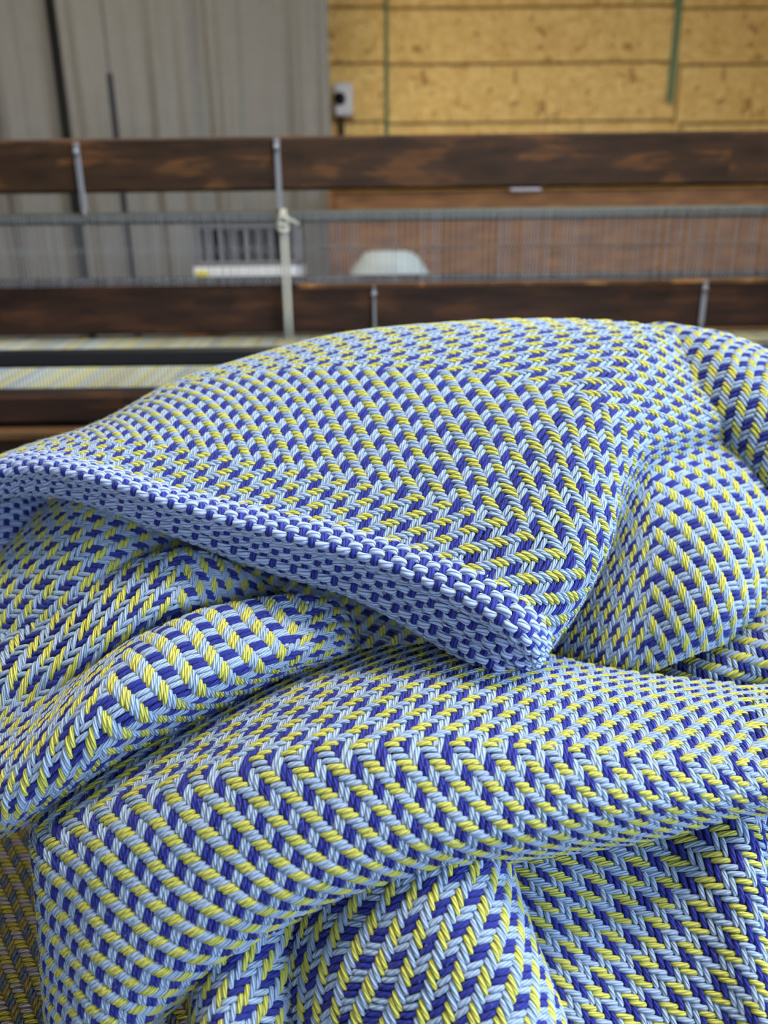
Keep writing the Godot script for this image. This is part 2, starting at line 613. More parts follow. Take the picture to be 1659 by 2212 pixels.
func build_blanket() -> void:
	var ply := ply_height()
	yarn_mats["pale_blue_yarn"] = yarn_mat("pale_blue_cotton", Color(0.735, 0.825, 0.94), ply)
	yarn_mats["dark_blue_yarn"] = yarn_mat("dark_blue_cotton", Color(0.20, 0.23, 0.62), ply)
	yarn_mats["yellow_yarn"] = yarn_mat("yellow_cotton", Color(0.93, 0.91, 0.42), ply)
	yarn_mats["grey_yarn"] = yarn_mat("grey_cotton", Color(0.42, 0.44, 0.47), ply)
	yarn_mats["ochre_yarn"] = yarn_mat("ochre_cotton", Color(0.70, 0.57, 0.27), ply)
	yarn_mats["mustard_yarn"] = yarn_mat("mustard_cotton", Color(0.86, 0.73, 0.26), ply)
	yarn_mats["rose_grey_yarn"] = yarn_mat("rose_grey_cotton", Color(0.78, 0.68, 0.62), ply)
	yarn_mats["border_yarn"] = yarn_mat("border_cotton", Color(0.72, 0.79, 0.94), ply)
	yarn_mats["ground"] = yarn_mat("blue_ground", Color(0.30, 0.37, 0.62), ply)
	var b := thing("woven_blanket", "crumpled blue and yellow twill blanket with a beaded pale blue border, heaped before the loom", "blanket")

	# top flap and the side it falls over; columns run along the border from left to right, rows up from the border to the far side
	var top := [
		[[-80,1030,0.3956],[-60,1012,0.4085],[-40,1005,0.4257],[-30,1008,0.4472],[-25,1015,0.4627],[-20,1020,0.4782],[-15,1025,0.4971],[-10,1030,0.5151]],
		[[60,988,0.3854],[90,966,0.3985],[118,950,0.4176],[140,948,0.4437],[155,955,0.4628],[165,962,0.4811],[175,970,0.5002],[185,978,0.5185]],
		[[200,1008,0.3738],[243,965,0.3854],[287,922,0.4005],[328,877,0.4201],[360,845,0.4379],[385,826,0.4575],[405,830,0.4762],[420,840,0.4957]],
		[[400,1068,0.3634],[450,1003,0.3744],[505,935,0.3882],[560,865,0.4076],[610,805,0.4250],[650,764,0.4453],[682,737,0.4683],[705,735,0.4913]],
		[[600,1113,0.3553],[645,1045,0.3658],[700,965,0.3801],[765,875,0.3992],[830,800,0.4173],[890,747,0.4383],[945,710,0.4622],[985,700,0.4899]],
		[[800,1162,0.3477],[845,1085,0.3576],[900,995,0.3713],[970,895,0.3910],[1045,815,0.4107],[1115,755,0.4334],[1180,712,0.4610],[1235,693,0.4886]],
		[[980,1222,0.338],[1025,1135,0.347],[1085,1035,0.360],[1155,930,0.380],[1235,848,0.402],[1312,785,0.427],[1370,738,0.456],[1425,711,0.484]],
		[[1090,1277,0.332],[1135,1185,0.340],[1190,1085,0.352],[1250,980,0.370],[1322,894,0.393],[1392,842,0.419],[1445,800,0.448],[1487,772,0.478]],
		[[1150,1325,0.333],[1215,1235,0.340],[1265,1130,0.352],[1305,1020,0.372],[1364,930,0.394],[1435,885,0.419],[1495,855,0.444],[1537,832,0.471]],
		[[1178,1380,0.345],[1250,1285,0.353],[1310,1170,0.363],[1340,1045,0.381],[1390,965,0.399],[1468,930,0.421],[1540,905,0.442],[1587,888,0.467]],
		[[1165,1425,.375],[1240,1320,.388],[1297,1205,.398],[1335,1100,.405],[1406,1005,.411],[1492,975,.432],[1572,955,.455],[1628,938,.485]],
		[[1120,1440,.41],[1195,1350,.412],[1265,1250,.412],[1332,1170,.408],[1412,1070,.406],[1512,1028,.420],[1598,1008,.438],[1662,995,.465]],
		[[1100,1450,.43],[1170,1390,.42],[1245,1310,.412],[1322,1245,.402],[1412,1150,.397],[1520,1100,.403],[1614,1085,.417],[1690,1068,.445]],
		[[1090,1470,.43],[1155,1430,.42],[1232,1370,.408],[1315,1315,.396],[1410,1230,.390],[1518,1185,.388],[1620,1165,.397],[1708,1155,.425]],
		[[1080,1500,.43],[1145,1470,.418],[1222,1430,.405],[1308,1385,.392],[1405,1310,.385],[1510,1268,.378],[1608,1250,.384],[1690,1245,.412]],
		[[1070,1540,.43],[1138,1520,.417],[1215,1490,.404],[1300,1450,.391],[1397,1390,.382],[1495,1350,.374],[1585,1325,.378],[1655,1320,.408]],
		[[1065,1590,.43],[1130,1570,.42],[1207,1550,.408],[1290,1520,.396],[1382,1465,.386],[1470,1425,.382],[1550,1395,.388],[1610,1380,.42]],
	]
	fold(b, "folded_flap", turned(grid_of(top)), "", 0, 0, [0.0, 1.25, 4.0])

	# border: three rolled welts under the front edge of the flap
	var low := [[-95,1090,0.3956],[50,1060,0.3802],[187,1078,0.3667],[383,1150,0.3524],[575,1222,0.3438],[762,1280,0.3388],[925,1370,0.3320],[1022,1430,0.3280],[1072,1456,0.3300],[1112,1468,0.3400],[1135,1475,0.3600]]
	var rim := []
	for k in low.size():
		var t: Array = top[k][0]
		var l: Array = low[k]
		var line := []
		for q in [[-0.05, 0.003], [0.0, 0.0], [0.12, -0.004], [0.25, -0.007], [0.36, -0.008], [0.43, 0.001], [0.49, 0.010], [0.55, 0.006], [0.62, 0.006], [0.69, 0.011], [0.75, 0.022], [0.82, 0.016], [0.90, 0.016], [0.96, 0.021], [1.0, 0.032]]:
			line.append([lerpf(t[0], l[0], q[0]), lerpf(t[1], l[1], q[0]), lerpf(t[2], l[2], q[0]) + q[1]])
		line.append([l[0] + 4, l[1] - 6, l[2] + 0.045])
		line.append([l[0] + 8, l[1] - 26, l[2] + 0.085])
		rim.append(line)
	border(b, "border", turned(grid_of(rim)), "pale blue beaded border with dark blue flecks")

	# the fold beyond the ridge, upper right
	fold(b, "fold", grid_of([
		[[1350,735,.56],[1375,722,.51],[1440,810,.475],[1510,910,.458],[1580,1010,.452],[1640,1110,.452],[1700,1220,.45]],
		[[1390,725,.55],[1425,704,.505],[1490,785,.468],[1560,875,.446],[1625,975,.437],[1685,1080,.432],[1740,1190,.43]],
		[[1450,730,.55],[1490,710,.50],[1555,768,.462],[1625,850,.44],[1695,950,.43],[1750,1060,.425],[1800,1170,.42]],
		[[1530,745,.55],[1575,727,.50],[1630,770,.466],[1700,835,.445],[1765,925,.435],[1820,1030,.43],[1870,1140,.425]],
		[[1620,780,.55],[1655,762,.505],[1720,790,.475],[1790,840,.455],[1850,920,.445],[1900,1020,.44],[1940,1120,.435]],
	]), "", 2, 1)
	# fold in the shade under it
	fold(b, "fold", grid_of([
		[[1150,1640,.40],[1300,1590,.40],[1450,1545,.395],[1600,1500,.39],[1760,1450,.385]],
		[[1180,1570,.40],[1310,1530,.395],[1450,1485,.388],[1590,1440,.382],[1740,1390,.378]],
		[[1220,1500,.415],[1340,1465,.408],[1460,1425,.40],[1580,1380,.394],[1720,1330,.388]],
		[[1270,1440,.44],[1380,1410,.43],[1480,1370,.42],[1590,1320,.412],[1710,1270,.405]],
		[[1330,1390,.47],[1430,1350,.46],[1520,1310,.45],[1610,1260,.44],[1710,1210,.43]],
	]), "", 1, 2)

	# hollow behind the front rolls, under the flap
	fold(b, "fold", turned(grid_of([
		[[200,1060,0.550],[400,1100,0.530],[620,1140,0.520],[850,1190,0.510],[1050,1260,0.500],[1240,1330,0.490]],
		[[210,1130,0.520],[400,1165,0.505],[620,1215,0.505],[850,1270,0.500],[1050,1340,0.490],[1240,1400,0.480]],
		[[220,1210,0.500],[400,1240,0.490],[620,1290,0.495],[850,1350,0.490],[1050,1410,0.480],[1240,1470,0.470]],
		[[230,1300,0.490],[400,1330,0.485],[620,1370,0.480],[850,1430,0.475],[1050,1480,0.465],[1240,1530,0.460]],
	])), "", 0, 3)
	border(b, "border", grid_of([
		[[-90,1060,.475],[-20,1052,.47],[50,1060,.47],[110,1085,.48]],
		[[-100,1120,.465],[-20,1110,.455],[50,1115,.458],[120,1130,.475]],
		[[-110,1180,.458],[-20,1170,.447],[45,1172,.452],[110,1180,.475]],
		[[-120,1260,.455],[-20,1240,.442],[40,1235,.448],[100,1240,.475]],
	]), "shaded underside of the beaded border")

	# left folds
	fold(b, "fold", turned(grid_of([
		[[-120,1450,.43],[-80,1420,.39],[60,1410,.375],[180,1400,.375],[300,1400,.39],[400,1400,.42]],
		[[-60,1310,.43],[-40,1290,.395],[70,1290,.378],[190,1295,.372],[310,1310,.385],[400,1325,.41]],
		[[0,1215,.44],[20,1195,.408],[120,1190,.385],[230,1200,.378],[335,1230,.39],[420,1265,.415]],
		[[72,1135,.46],[90,1112,.43],[170,1105,.40],[268,1125,.395],[365,1165,.405],[450,1205,.43]],
		[[135,1075,.48],[152,1050,.45],[222,1040,.42],[310,1060,.415],[400,1100,.425],[480,1140,.45]],
	])), "", 3, 1)
	var roll := [
		[[10,1375,.43],[10,1356,.392],[8,1400,.37],[12,1460,.35],[8,1530,.345],[-35,1600,.34],[-70,1660,.325],[-80,1720,.315],[-70,1790,.318],[-65,1815,.345]],
		[[105,1322,.43],[105,1305,.388],[100,1370,.366],[80,1440,.349],[55,1515,.345],[15,1590,.337],[-15,1655,.322],[-20,1715,.312],[-5,1775,.316],[0,1805,.345]],
		[[222,1258,.42],[220,1240,.383],[200,1320,.36],[172,1410,.346],[140,1485,.345],[95,1550,.335],[50,1620,.318],[32,1690,.309],[40,1750,.313],[45,1785,.343]],
		[[335,1218,.42],[335,1200,.38],[328,1265,.36],[310,1330,.35],[285,1380,.355],[232,1430,.338],[180,1500,.318],[150,1580,.306],[160,1660,.310],[170,1705,.34]],
		[[430,1212,.42],[430,1192,.382],[425,1245,.366],[410,1295,.358],[385,1338,.365],[335,1370,.343],[285,1430,.322],[258,1510,.308],[258,1585,.311],[265,1638,.34]],
		[[515,1245,.43],[515,1228,.39],[490,1270,.375],[470,1305,.370],[455,1335,.375],[430,1325,.350],[392,1385,.330],[362,1460,.315],[350,1530,.315],[355,1585,.342]],
		[[590,1290,.44],[590,1275,.40],[560,1298,.388],[540,1320,.383],[535,1340,.385],[545,1300,.36],[505,1360,.340],[480,1425,.325],[462,1485,.325],[460,1535,.35]],
		[[650,1310,.45],[650,1300,.41],[640,1318,.40],[630,1340,.395],[630,1345,.395],[645,1290,.372],[620,1340,.350],[595,1390,.338],[575,1440,.337],[570,1478,.357]],
		[[705,1335,.45],[700,1325,.42],[700,1338,.41],[702,1350,.404],[708,1348,.404],[725,1305,.385],[715,1345,.365],[690,1385,.352],[665,1420,.350],[655,1445,.366]],
		[[750,1372,.45],[752,1360,.43],[758,1368,.42],[764,1372,.413],[768,1370,.408],[766,1358,.40],[762,1382,.385],[748,1400,.372],[728,1416,.370],[712,1430,.378]],
		[[740,1400,.47],[745,1400,.46],[755,1400,.45],[762,1400,.44],[765,1398,.435],[765,1390,.43],[762,1405,.41],[750,1418,.395],[730,1430,.39],[710,1440,.39]],
	]
	var outer := []
	for q in roll[0]: outer.append([q[0] - 85, q[1] + 48, q[2] + 0.002])
	roll.push_front(outer)
	fold(b, "fold", grid_of(roll), "", 2, 0, [4.65, 8.3])

	# the broad fold across the middle
	var broad := [
		[[150,1600,.395],[330,1550,.39],[530,1480,.385],[740,1415,.38],[930,1395,.38],[1140,1410,.38],[1330,1450,.38],[1590,1480,.38],[1760,1490,.38]],
		[[110,1690,.355],[262,1630,.345],[460,1560,.340],[668,1500,.336],[878,1475,.334],[1110,1480,.335],[1328,1508,.336],[1600,1535,.340],[1760,1540,.340]],
		[[78,1800,.325],[195,1752,.312],[362,1695,.303],[560,1640,.296],[812,1612,.292],[1090,1612,.295],[1350,1632,.300],[1645,1655,.309],[1780,1658,.312]],
		[[85,1900,.313],[178,1850,.300],[325,1795,.292],[545,1747,.286],[800,1718,.283],[1080,1710,.285],[1375,1725,.291],[1685,1728,.308],[1800,1718,.312]],
		[[92,2010,.313],[160,1960,.300],[292,1918,.290],[518,1868,.283],[782,1832,.280],[1075,1806,.284],[1400,1785,.300],[1705,1752,.330],[1810,1740,.333]],
		[[98,2110,.313],[150,2070,.300],[268,2033,.289],[490,1972,.282],[762,1905,.284],[1072,1850,.298],[1405,1808,.320],[1710,1765,.355],[1815,1750,.355]],
		[[105,2200,.313],[145,2165,.300],[250,2140,.289],[462,2060,.287],[740,1935,.303],[1070,1862,.322],[1405,1815,.345],[1710,1772,.38],[1815,1760,.38]],
		[[112,2300,.313],[140,2270,.300],[240,2245,.292],[442,2108,.302],[728,1944,.333],[1068,1860,.35],[1405,1812,.37],[1710,1772,.40],[1815,1760,.40]],
		[[118,2400,.313],[136,2370,.302],[225,2350,.300],[432,2120,.34],[722,1940,.37],[1066,1853,.38],[1405,1806,.40],[1710,1768,.42],[1815,1755,.42]],
	]
	for r in broad: r.push_front([r[0][0] + 14, r[0][1] + 12, r[0][2] + 0.028])
	fold(b, "fold", grid_of(broad), "", 0, 1, [0.0, 2.0])

	# lower folds
	fold(b, "fold", turned(grid_of([
		[[450,1990,.335],[470,1960,.32],[525,1935,.315],[590,1915,.315],[640,1900,.325],[680,1890,.34]],
		[[425,2070,.325],[440,2048,.303],[500,2020,.297],[565,1995,.300],[620,1978,.307],[660,1972,.325]],
		[[418,2145,.32],[430,2125,.297],[485,2095,.290],[550,2070,.292],[612,2056,.300],[650,2060,.318]],
		[[412,2220,.315],[425,2200,.293],[475,2175,.285],[538,2155,.287],[602,2145,.295],[645,2150,.313]],
		[[405,2320,.31],[420,2300,.290],[462,2280,.282],[525,2270,.284],[592,2265,.292],[640,2270,.308]],
		[[395,2470,.31],[410,2460,.292],[450,2440,.285],[515,2430,.287],[582,2430,.294],[640,2440,.308]],
	])), "", 1, 0)
	var mid := [
		[[645,1990,.330],[638,2060,.322],[640,2130,.315],[655,2200,.310],[680,2270,.305],[700,2340,.30]],
		[[625,2000,.314],[622,2068,.307],[628,2138,.301],[648,2206,.297],[672,2276,.293],[700,2350,.29]],
		[[720,1925,.302],[714,1995,.296],[720,2064,.290],[738,2132,.286],[760,2202,.283],[790,2280,.28]],
		[[835,1865,.298],[830,1928,.290],[834,1994,.285],[850,2058,.281],[872,2124,.278],[900,2200,.276],[930,2280,.273]],
		[[955,1815,.298],[952,1872,.290],[956,1934,.284],[972,1996,.280],[994,2060,.277],[1020,2132,.275],[1050,2210,.272]],
		[[1040,1790,.305],[1046,1846,.297],[1058,1908,.291],[1076,1972,.287],[1098,2036,.284],[1124,2106,.281],[1155,2185,.278]],
		[[1080,1796,.325],[1094,1850,.317],[1110,1912,.310],[1131,1976,.305],[1153,2042,.301],[1180,2112,.298],[1210,2190,.295]],
		[[1070,1815,.35],[1085,1870,.345],[1102,1932,.34],[1123,1995,.335],[1145,2060,.33],[1170,2130,.325],[1200,2205,.32]],
	]
	for k in mid.size():
		var c: Array = mid[k]
		if c.size() == 6: c.push_front([c[0][0] * 2 - c[1][0] + 6, c[0][1] * 2 - c[1][1], c[0][2] + 0.01])
		var e: Array = c[-1]
		c.append([e[0] + 32, e[1] + 85, e[2] - 0.003])
		c.append([e[0] + 80, e[1] + 210, e[2] - 0.004])
	fold(b, "fold", grid_of(mid), "", 2, 3)
	fold(b, "fold", grid_of([
		[[985,1730,.345],[1105,1725,.34],[1245,1710,.34],[1380,1690,.34],[1510,1655,.333],[1590,1635,.33],[1650,1670,.35]],
		[[1010,1800,.333],[1130,1800,.328],[1270,1790,.327],[1410,1775,.326],[1540,1745,.318],[1620,1735,.317],[1670,1780,.337]],
		[[1040,1850,.327],[1155,1865,.319],[1300,1870,.317],[1445,1872,.314],[1570,1865,.306],[1640,1878,.308],[1682,1930,.33]],
		[[1065,1915,.320],[1180,1945,.312],[1330,1965,.311],[1480,1982,.307],[1600,1998,.300],[1662,2030,.303],[1695,2085,.325]],
		[[1090,1990,.313],[1205,2030,.306],[1360,2060,.306],[1515,2086,.302],[1630,2116,.295],[1685,2160,.298],[1712,2215,.32]],
		[[1120,2070,.307],[1235,2115,.301],[1390,2150,.302],[1545,2185,.298],[1655,2222,.29],[1705,2275,.292],[1728,2330,.312]],
		[[1150,2160,.301],[1265,2210,.296],[1420,2250,.298],[1575,2290,.294],[1685,2330,.286],[1730,2390,.288],[1750,2440,.305]],
		[[1185,2270,.297],[1300,2320,.292],[1455,2360,.294],[1610,2400,.29],[1715,2440,.282],[1760,2500,.284],[1780,2540,.30]],
		[[1225,2420,.295],[1340,2460,.292],[1495,2500,.294],[1650,2540,.29],[1750,2580,.284],[1790,2640,.286],[1810,2680,.30]],
	]), "", 3, 0)
	fuzz(b)

# upright slab between two pixel edges of the plane z = -far, given depth behind it
func slab(px0: float, px1: float, py0: float, py1: float, far: float, thick: float, b := 0.003) -> Array:
	var mid := (px0 + px1) / 2
	var x0 := on_plane(px0, (py0 + py1) / 2, far).x
	var x1 := on_plane(px1, (py0 + py1) / 2, far).x
	var y1 := on_plane(830 if px1 - px0 > 900 else mid, py0, far).y
	var y0 := on_plane(830 if px1 - px0 > 900 else mid, py1, far).y
	var c := Vector3((x0 + x1) / 2, (y0 + y1) / 2, -far - thick / 2)
	var e := Vector3((x1 - x0) / 2, (y1 - y0) / 2, thick / 2)
	return [bevel_box(-e, e, b), c, e]

func add_slab(called: String, mat: Material, parent: Node3D, a: Array) -> MeshInstance3D:
	return put_mesh(called, a[0], mat, parent, a[1] - parent.position)

func hook(parent: Node3D, px: float, top: float, bottom: float, far: float, mat: Material, wide := 0.0075) -> void:
	var a := on_plane(px, top, far)
	var b := on_plane(px, bottom, far)
	b.x = a.x
	var st := SurfaceTool.new()
	st.begin(Mesh.PRIMITIVE_TRIANGLES)
	var o := Vector3(a.x, (a.y + b.y) / 2, -far)
	var h := (a.y - b.y) / 2
	add_box(st, Vector3(-wide / 2, -h, -0.0015), Vector3(wide / 2, h, 0.0015), 0.0006)
	add_box(st, Vector3(-wide / 2, h - 0.003, -0.032), Vector3(wide / 2, h, 0.0005), 0.0006)    # lip over the lath
	add_tube(st, [Vector3(0, h - 0.012, 0.0005), Vector3(0, h - 0.012, 0.0045)], 0.0042, 10)     # rivet
	add_tube(st, [Vector3(0, -h, 0.0), Vector3(0, -h - 0.006, 0.002), Vector3(0, -h - 0.010, -0.004), Vector3(0, -h - 0.006, -0.010)], 0.002, 6)
	st.generate_normals()
	put_mesh("hook", st.commit(), mat, parent, o - parent.position)

func heddle_mesh(high: float) -> ArrayMesh:
	var st := SurfaceTool.new()
	st.begin(Mesh.PRIMITIVE_TRIANGLES)
	var w := 0.00065
	add_box(st, Vector3(-w, 0.004, -0.0003), Vector3(w, high / 2, 0.0003), 0.0002)
	add_box(st, Vector3(-w, -high / 2, -0.0003), Vector3(w, -0.004, 0.0003), 0.0002)
	var eye := []
	for k in 13: eye.append(Vector3(0.0022 * sin(TAU * k / 12), 0.0048 * cos(TAU * k / 12), 0))
	add_tube(st, eye, 0.0006, 5)
	for sgn in [-1, 1]:
		var loop := []
		for k in 9: loop.append(Vector3(0.003 * sin(TAU * k / 8), sgn * high / 2 + 0.004 * cos(TAU * k / 8), 0.004))
		add_tube(st, loop, 0.0007, 5)
	st.generate_normals()
	return st.commit()

# loose cotton fibres standing off the yarns
func fuzz(parent: Node3D) -> void:
	var st := SurfaceTool.new()
	st.begin(Mesh.PRIMITIVE_TRIANGLES)
	var pts := []
	for k in 6:
		var f := k / 5.0
		pts.append(Vector3(0.0011 * f + 0.0006 * sin(4.0 * f), 0.0017 * sin(2.4 * f), 0.0005 * sin(5.0 * f)))
	add_tube(st, pts, 0.000016, 3)
	st.generate_normals()
	var mm := MultiMesh.new()
	mm.transform_format = MultiMesh.TRANSFORM_3D
	mm.mesh = st.commit()
	var where: Array[Transform3D] = []
	for s in laid:
		for k in int(s.nu * s.nv * (0.45 if s.p[0].distance_to(s.p[1]) < 0.0032 else 1.6)):
			var u: float = rng.randf() * s.nu
			var v: float = rng.randf() * s.nv
			var n: Vector3 = s.normal(u, v)
			var a := n.cross(Vector3(rng.randf_range(-1, 1), rng.randf_range(-1, 1), rng.randf_range(-1, 1))).normalized()
			var up := (n + a * rng.randf_range(-0.5, 0.5)).normalized()
			var side := up.cross(a).normalized()
			var sc := rng.randf_range(0.5, 1.3)
			where.append(Transform3D(Basis(side.cross(up), up, side) * sc, s.at(u, v) + n * 0.0006))
	mm.instance_count = where.size()
	for k in where.size(): mm.set_instance_transform(k, where[k])
	var m := MultiMeshInstance3D.new()
	m.name = "loose_fibres"
	m.multimesh = mm
	m.material_override = mat_plain(Color(0.78, 0.82, 0.92), 0.9)
	parent.add_child(m, true)
	tag(m, "", "", "", "stuff")

func build_loom() -> void:
	var dark_wood := wood_mat(31, Color(0.145, 0.10, 0.065), Color(0.265, 0.18, 0.11), Color(0.50, 0.32, 0.16), 0.55, 0.62)
	var dark_wood_b := wood_mat(47, Color(0.13, 0.085, 0.06), Color(0.235, 0.15, 0.105), Color(0.44, 0.27, 0.14), 0.4, 0.65)
	var steel := mat_plain(Color(0.50, 0.50, 0.51), 0.5, 0.4)
	var dull := mat_plain(Color(0.30, 0.29, 0.28), 0.6, 0.3)
	var rod_paint := mat_plain(Color(0.31, 0.33, 0.30), 0.4, 0.4)
	var black := mat_plain(Color(0.10, 0.10, 0.11), 0.5, 0.3)
	# frame of the loom
	var loom := thing("loom", "dark stained wooden floor loom frame with race board behind the heaped blanket", "loom", Vector3(0, 0, -0.8))
	add_slab("race_board", dark_wood_b, loom, slab(-500, 2160, 846, 906, 0.80, 0.05))
	add_slab("ledge", wood_mat(59, Color(0.26, 0.18, 0.11), Color(0.40, 0.29, 0.18), Color(0.46, 0.34, 0.2), 0.6, 0.6), loom, slab(-500, 2160, 922, 944, 0.775, 0.022))
	add_slab("beam", dark_wood_b, loom, slab(-500, 2160, 908, 1010, 0.805, 0.06))
	for sx in [-1.0, 1.0]:
		put_mesh("side_post", bevel_box(Vector3(-0.04, 0, -0.5), Vector3(0.04, 1.75, 0.07), 0.006), dark_wood, loom, Vector3(sx * 0.72, 0, 0))
		put_mesh("side_rail", bevel_box(Vector3(-0.035, 0.80, 0.07), Vector3(0.035, 0.92, 0.80), 0.006), dark_wood, loom, Vector3(sx * 0.72, 0, 0))
		put_mesh("front_post", bevel_box(Vector3(-0.04, 0, 0.74), Vector3(0.04, 0.92, 0.82), 0.006), dark_wood, loom, Vector3(sx * 0.72, 0, 0))
	put_mesh("breast_beam", bevel_box(Vector3(-0.68, 0.76, 0.70), Vector3(0.68, 0.86, 0.80), 0.012), dark_wood, loom)
	put_mesh("top_beam", bevel_box(Vector3(-0.76, 1.68, -0.40), Vector3(0.76, 1.76, -0.32), 0.008), dark_wood, loom)
	# reed: cap, foot and wires
	var far := 0.82
	var cap := slab(-450, 2110, 749, 786, far, 0.016)
	var reed := thing("reed", "weaver's reed of thin steel wires under a dark cap bar, set above the race board", "reed", Vector3(0, cap[1].y, -far))
	add_slab("cap_bar", black, reed, cap)
	var foot := slab(-450, 2110, 838, 850, far, 0.016)
	add_slab("foot_bar", black, reed, foot)
	var wire_high: float = cap[1].y - foot[1].y
	var wire := bevel_box(Vector3(-0.0003, -wire_high / 2, -0.0006), Vector3(0.0003, wire_high / 2, 0.0006), 0.0001)
	for k in 150:
		var x := -0.46 + k * 0.0036
		put_mesh("dent", wire, dull, reed, Vector3(x, -wire_high / 2, -0.006))
	# warp yarns rising from the reed to the heddles
	var warp := thing("warp", "pale yellow and white warp yarns stretched between the reed and the heddles", "warp yarns", on_plane(830, 838, 0.83))
	var yarn_tints := [mat_plain(Color(0.76, 0.74, 0.52), 0.8), mat_plain(Color(0.72, 0.74, 0.68), 0.8), mat_plain(Color(0.62, 0.66, 0.68), 0.8), mat_plain(Color(0.68, 0.66, 0.48), 0.8)]
	var a := on_plane(830, 846, 0.835)
	var e := on_plane(830, 722, 1.17)
	var strand := tube([Vector3.ZERO, (e - a) * 0.5, e - a], 0.0014, 5)
	var r := RandomNumberGenerator.new()
	r.seed = 4
	var x := -0.66
	var hue := 0
	while x < 0.66:
		hue = r.randi_range(0, 3)
		put_mesh("warp_yarn", strand, yarn_tints[hue], warp, Vector3(x, a.y, a.z) - warp.position)
		x += 0.0041 + r.randf_range(0.0, 0.0008)
	# harness: laths, rod, heddles and hooks
	far = 1.15
	var up := slab(-90, 1750, 291, 407, far, 0.028)
	var harness := thing("heddle_shaft", "loom shaft with two dark worn wooden laths, a grey rod and rows of steel heddles", "loom shaft", Vector3(0, up[1].y, -far))
	add_slab("lath", dark_wood, harness, up)
	var low := slab(-90, 1750, 607, 716, far, 0.028)
	add_slab("lath", dark_wood_b, harness, low)
	# worn edge pieces, where the finish is rubbed off
	add_slab("worn_edge", wood_mat(97, Color(0.26, 0.17, 0.10), Color(0.44, 0.30, 0.17), Color(0.74, 0.53, 0.28), 1.0, 0.6), harness, slab(640, 1740, 608, 624, far - 0.0012, 0.02, 0.005))
	var rod := slab(-90, 1750, 452, 478, far, 0.012)
	add_slab("rod", rod_paint, harness, rod)
	add_slab("rod", black, harness, slab(-90, 1750, 593, 606, far, 0.012))
	var span: float = rod[1].y - on_plane(830, 604, far).y
	var hm := heddle_mesh(span)
	x = -0.60
	while x < 0.60:
		put_mesh("heddle", hm, steel, harness, Vector3(x, rod[1].y - span / 2 - harness.position.y, 0.004 + r.randf_range(0, 0.003)))
		x += r.randf_range(0.0035, 0.009)
	for h in [[163, 308, 452], [597, 298, 448], [1525, 606, 700], [808, 616, 704]]:
		hook(harness, h[0], h[1], h[2], far - 0.004, steel, 0.0075 if h[0] != 808 else 0.004)
	# cord tied round the rod
	var kn := on_plane(612, 478, far - 0.012)
	var cord := thing("cord", "white cotton cord knotted round the heddle rod, its two ends hanging down", "cord", kn)
	var cotton := mat_plain(Color(0.66, 0.65, 0.60), 0.9)
	var end := on_plane(632, 752, far - 0.012)
	for sx in [-1.0, 1.0]:
		put_mesh("strand", tube([Vector3(sx * 0.002, 0.016, 0), Vector3(sx * 0.003, 0, 0.003), Vector3(sx * 0.0032, -0.05, 0.002), Vector3(sx * 0.0032, -0.12, 0.002), Vector3(sx * 0.0034 , end.y - kn.y, 0.002)], 0.0026, 7), cotton, cord)
	var loop := []
	for k in 25:
		var t := TAU * k / 12.0
		loop.append(Vector3(0.0075 * sin(t), -0.002 + 0.008 * cos(t) + 0.004 * sin(t * 0.5), 0.004 + 0.002 * cos(2 * t)))
	put_mesh("knot", tube(loop, 0.0028, 7), cotton, cord)
	put_mesh("tail", tube([Vector3(0.002, -0.001, 0.005), Vector3(0.012, 0.001, 0.006), Vector3(0.021, -0.004, 0.004)], 0.0022, 7), cotton, cord)
	# the cloth on the loom, under the blanket
	build_ground_cloth()

func build_ground_cloth() -> void:
	var near := at_depth(40, 2000, 0.40)
	var back := on_plane(30, 1000, 0.775)
	var dirz := (back - near)
	var g := []
	for q in [-0.55, -0.2, 0.2, 0.6, 1.0]:
		var line := []
		for xx in [-0.62, -0.2, 0.2, 0.62]:
			line.append(Vector3(xx, near.y + dirz.y * q - (0.02 if q < -0.4 else 0.0), near.z + dirz.z * q))
		g.append(line)
	var s := sheet(g, 0.02, 0.02, Vector3(0, 1, 0.2))
	var cloth_mat := StandardMaterial3D.new()
	cloth_mat.albedo_texture = weave_tex(Color(0.30, 0.26, 0.17), Color(0.46, 0.40, 0.25))
	cloth_mat.uv1_scale = Vector3(4, 4, 1)
	cloth_mat.roughness = 0.95
	var root := put_mesh("loom_cloth", backing(s, 0.0, 1), cloth_mat, self)
	tag(root, "yellow and grey twill cloth stretched on the loom, showing below the blanket's edge", "cloth")
	var gg := []
	for q in [-0.62, -0.30, 0.0, 0.28]:
		var line := []
		for xx in [-0.40, -0.30, -0.20, -0.08]:
			line.append(Vector3(xx, near.y + dirz.y * q + 0.0014 + 0.0 * xx, near.z + dirz.z * q + (xx + 0.2) * 0.12) + Vector3(q * 0.05, 0, 0))
		gg.append(line)
	var y := twill(sheet(gg, PITCH * 0.9, PACK, Vector3(0, 1, 0.2)), ["grey_yarn", "ochre_yarn", "mustard_yarn", "rose_grey_yarn"])
	for c in y: tag(put_mesh(c, commit_yarn(y[c]), yarn_mats[c], root), "", "", "", "stuff")

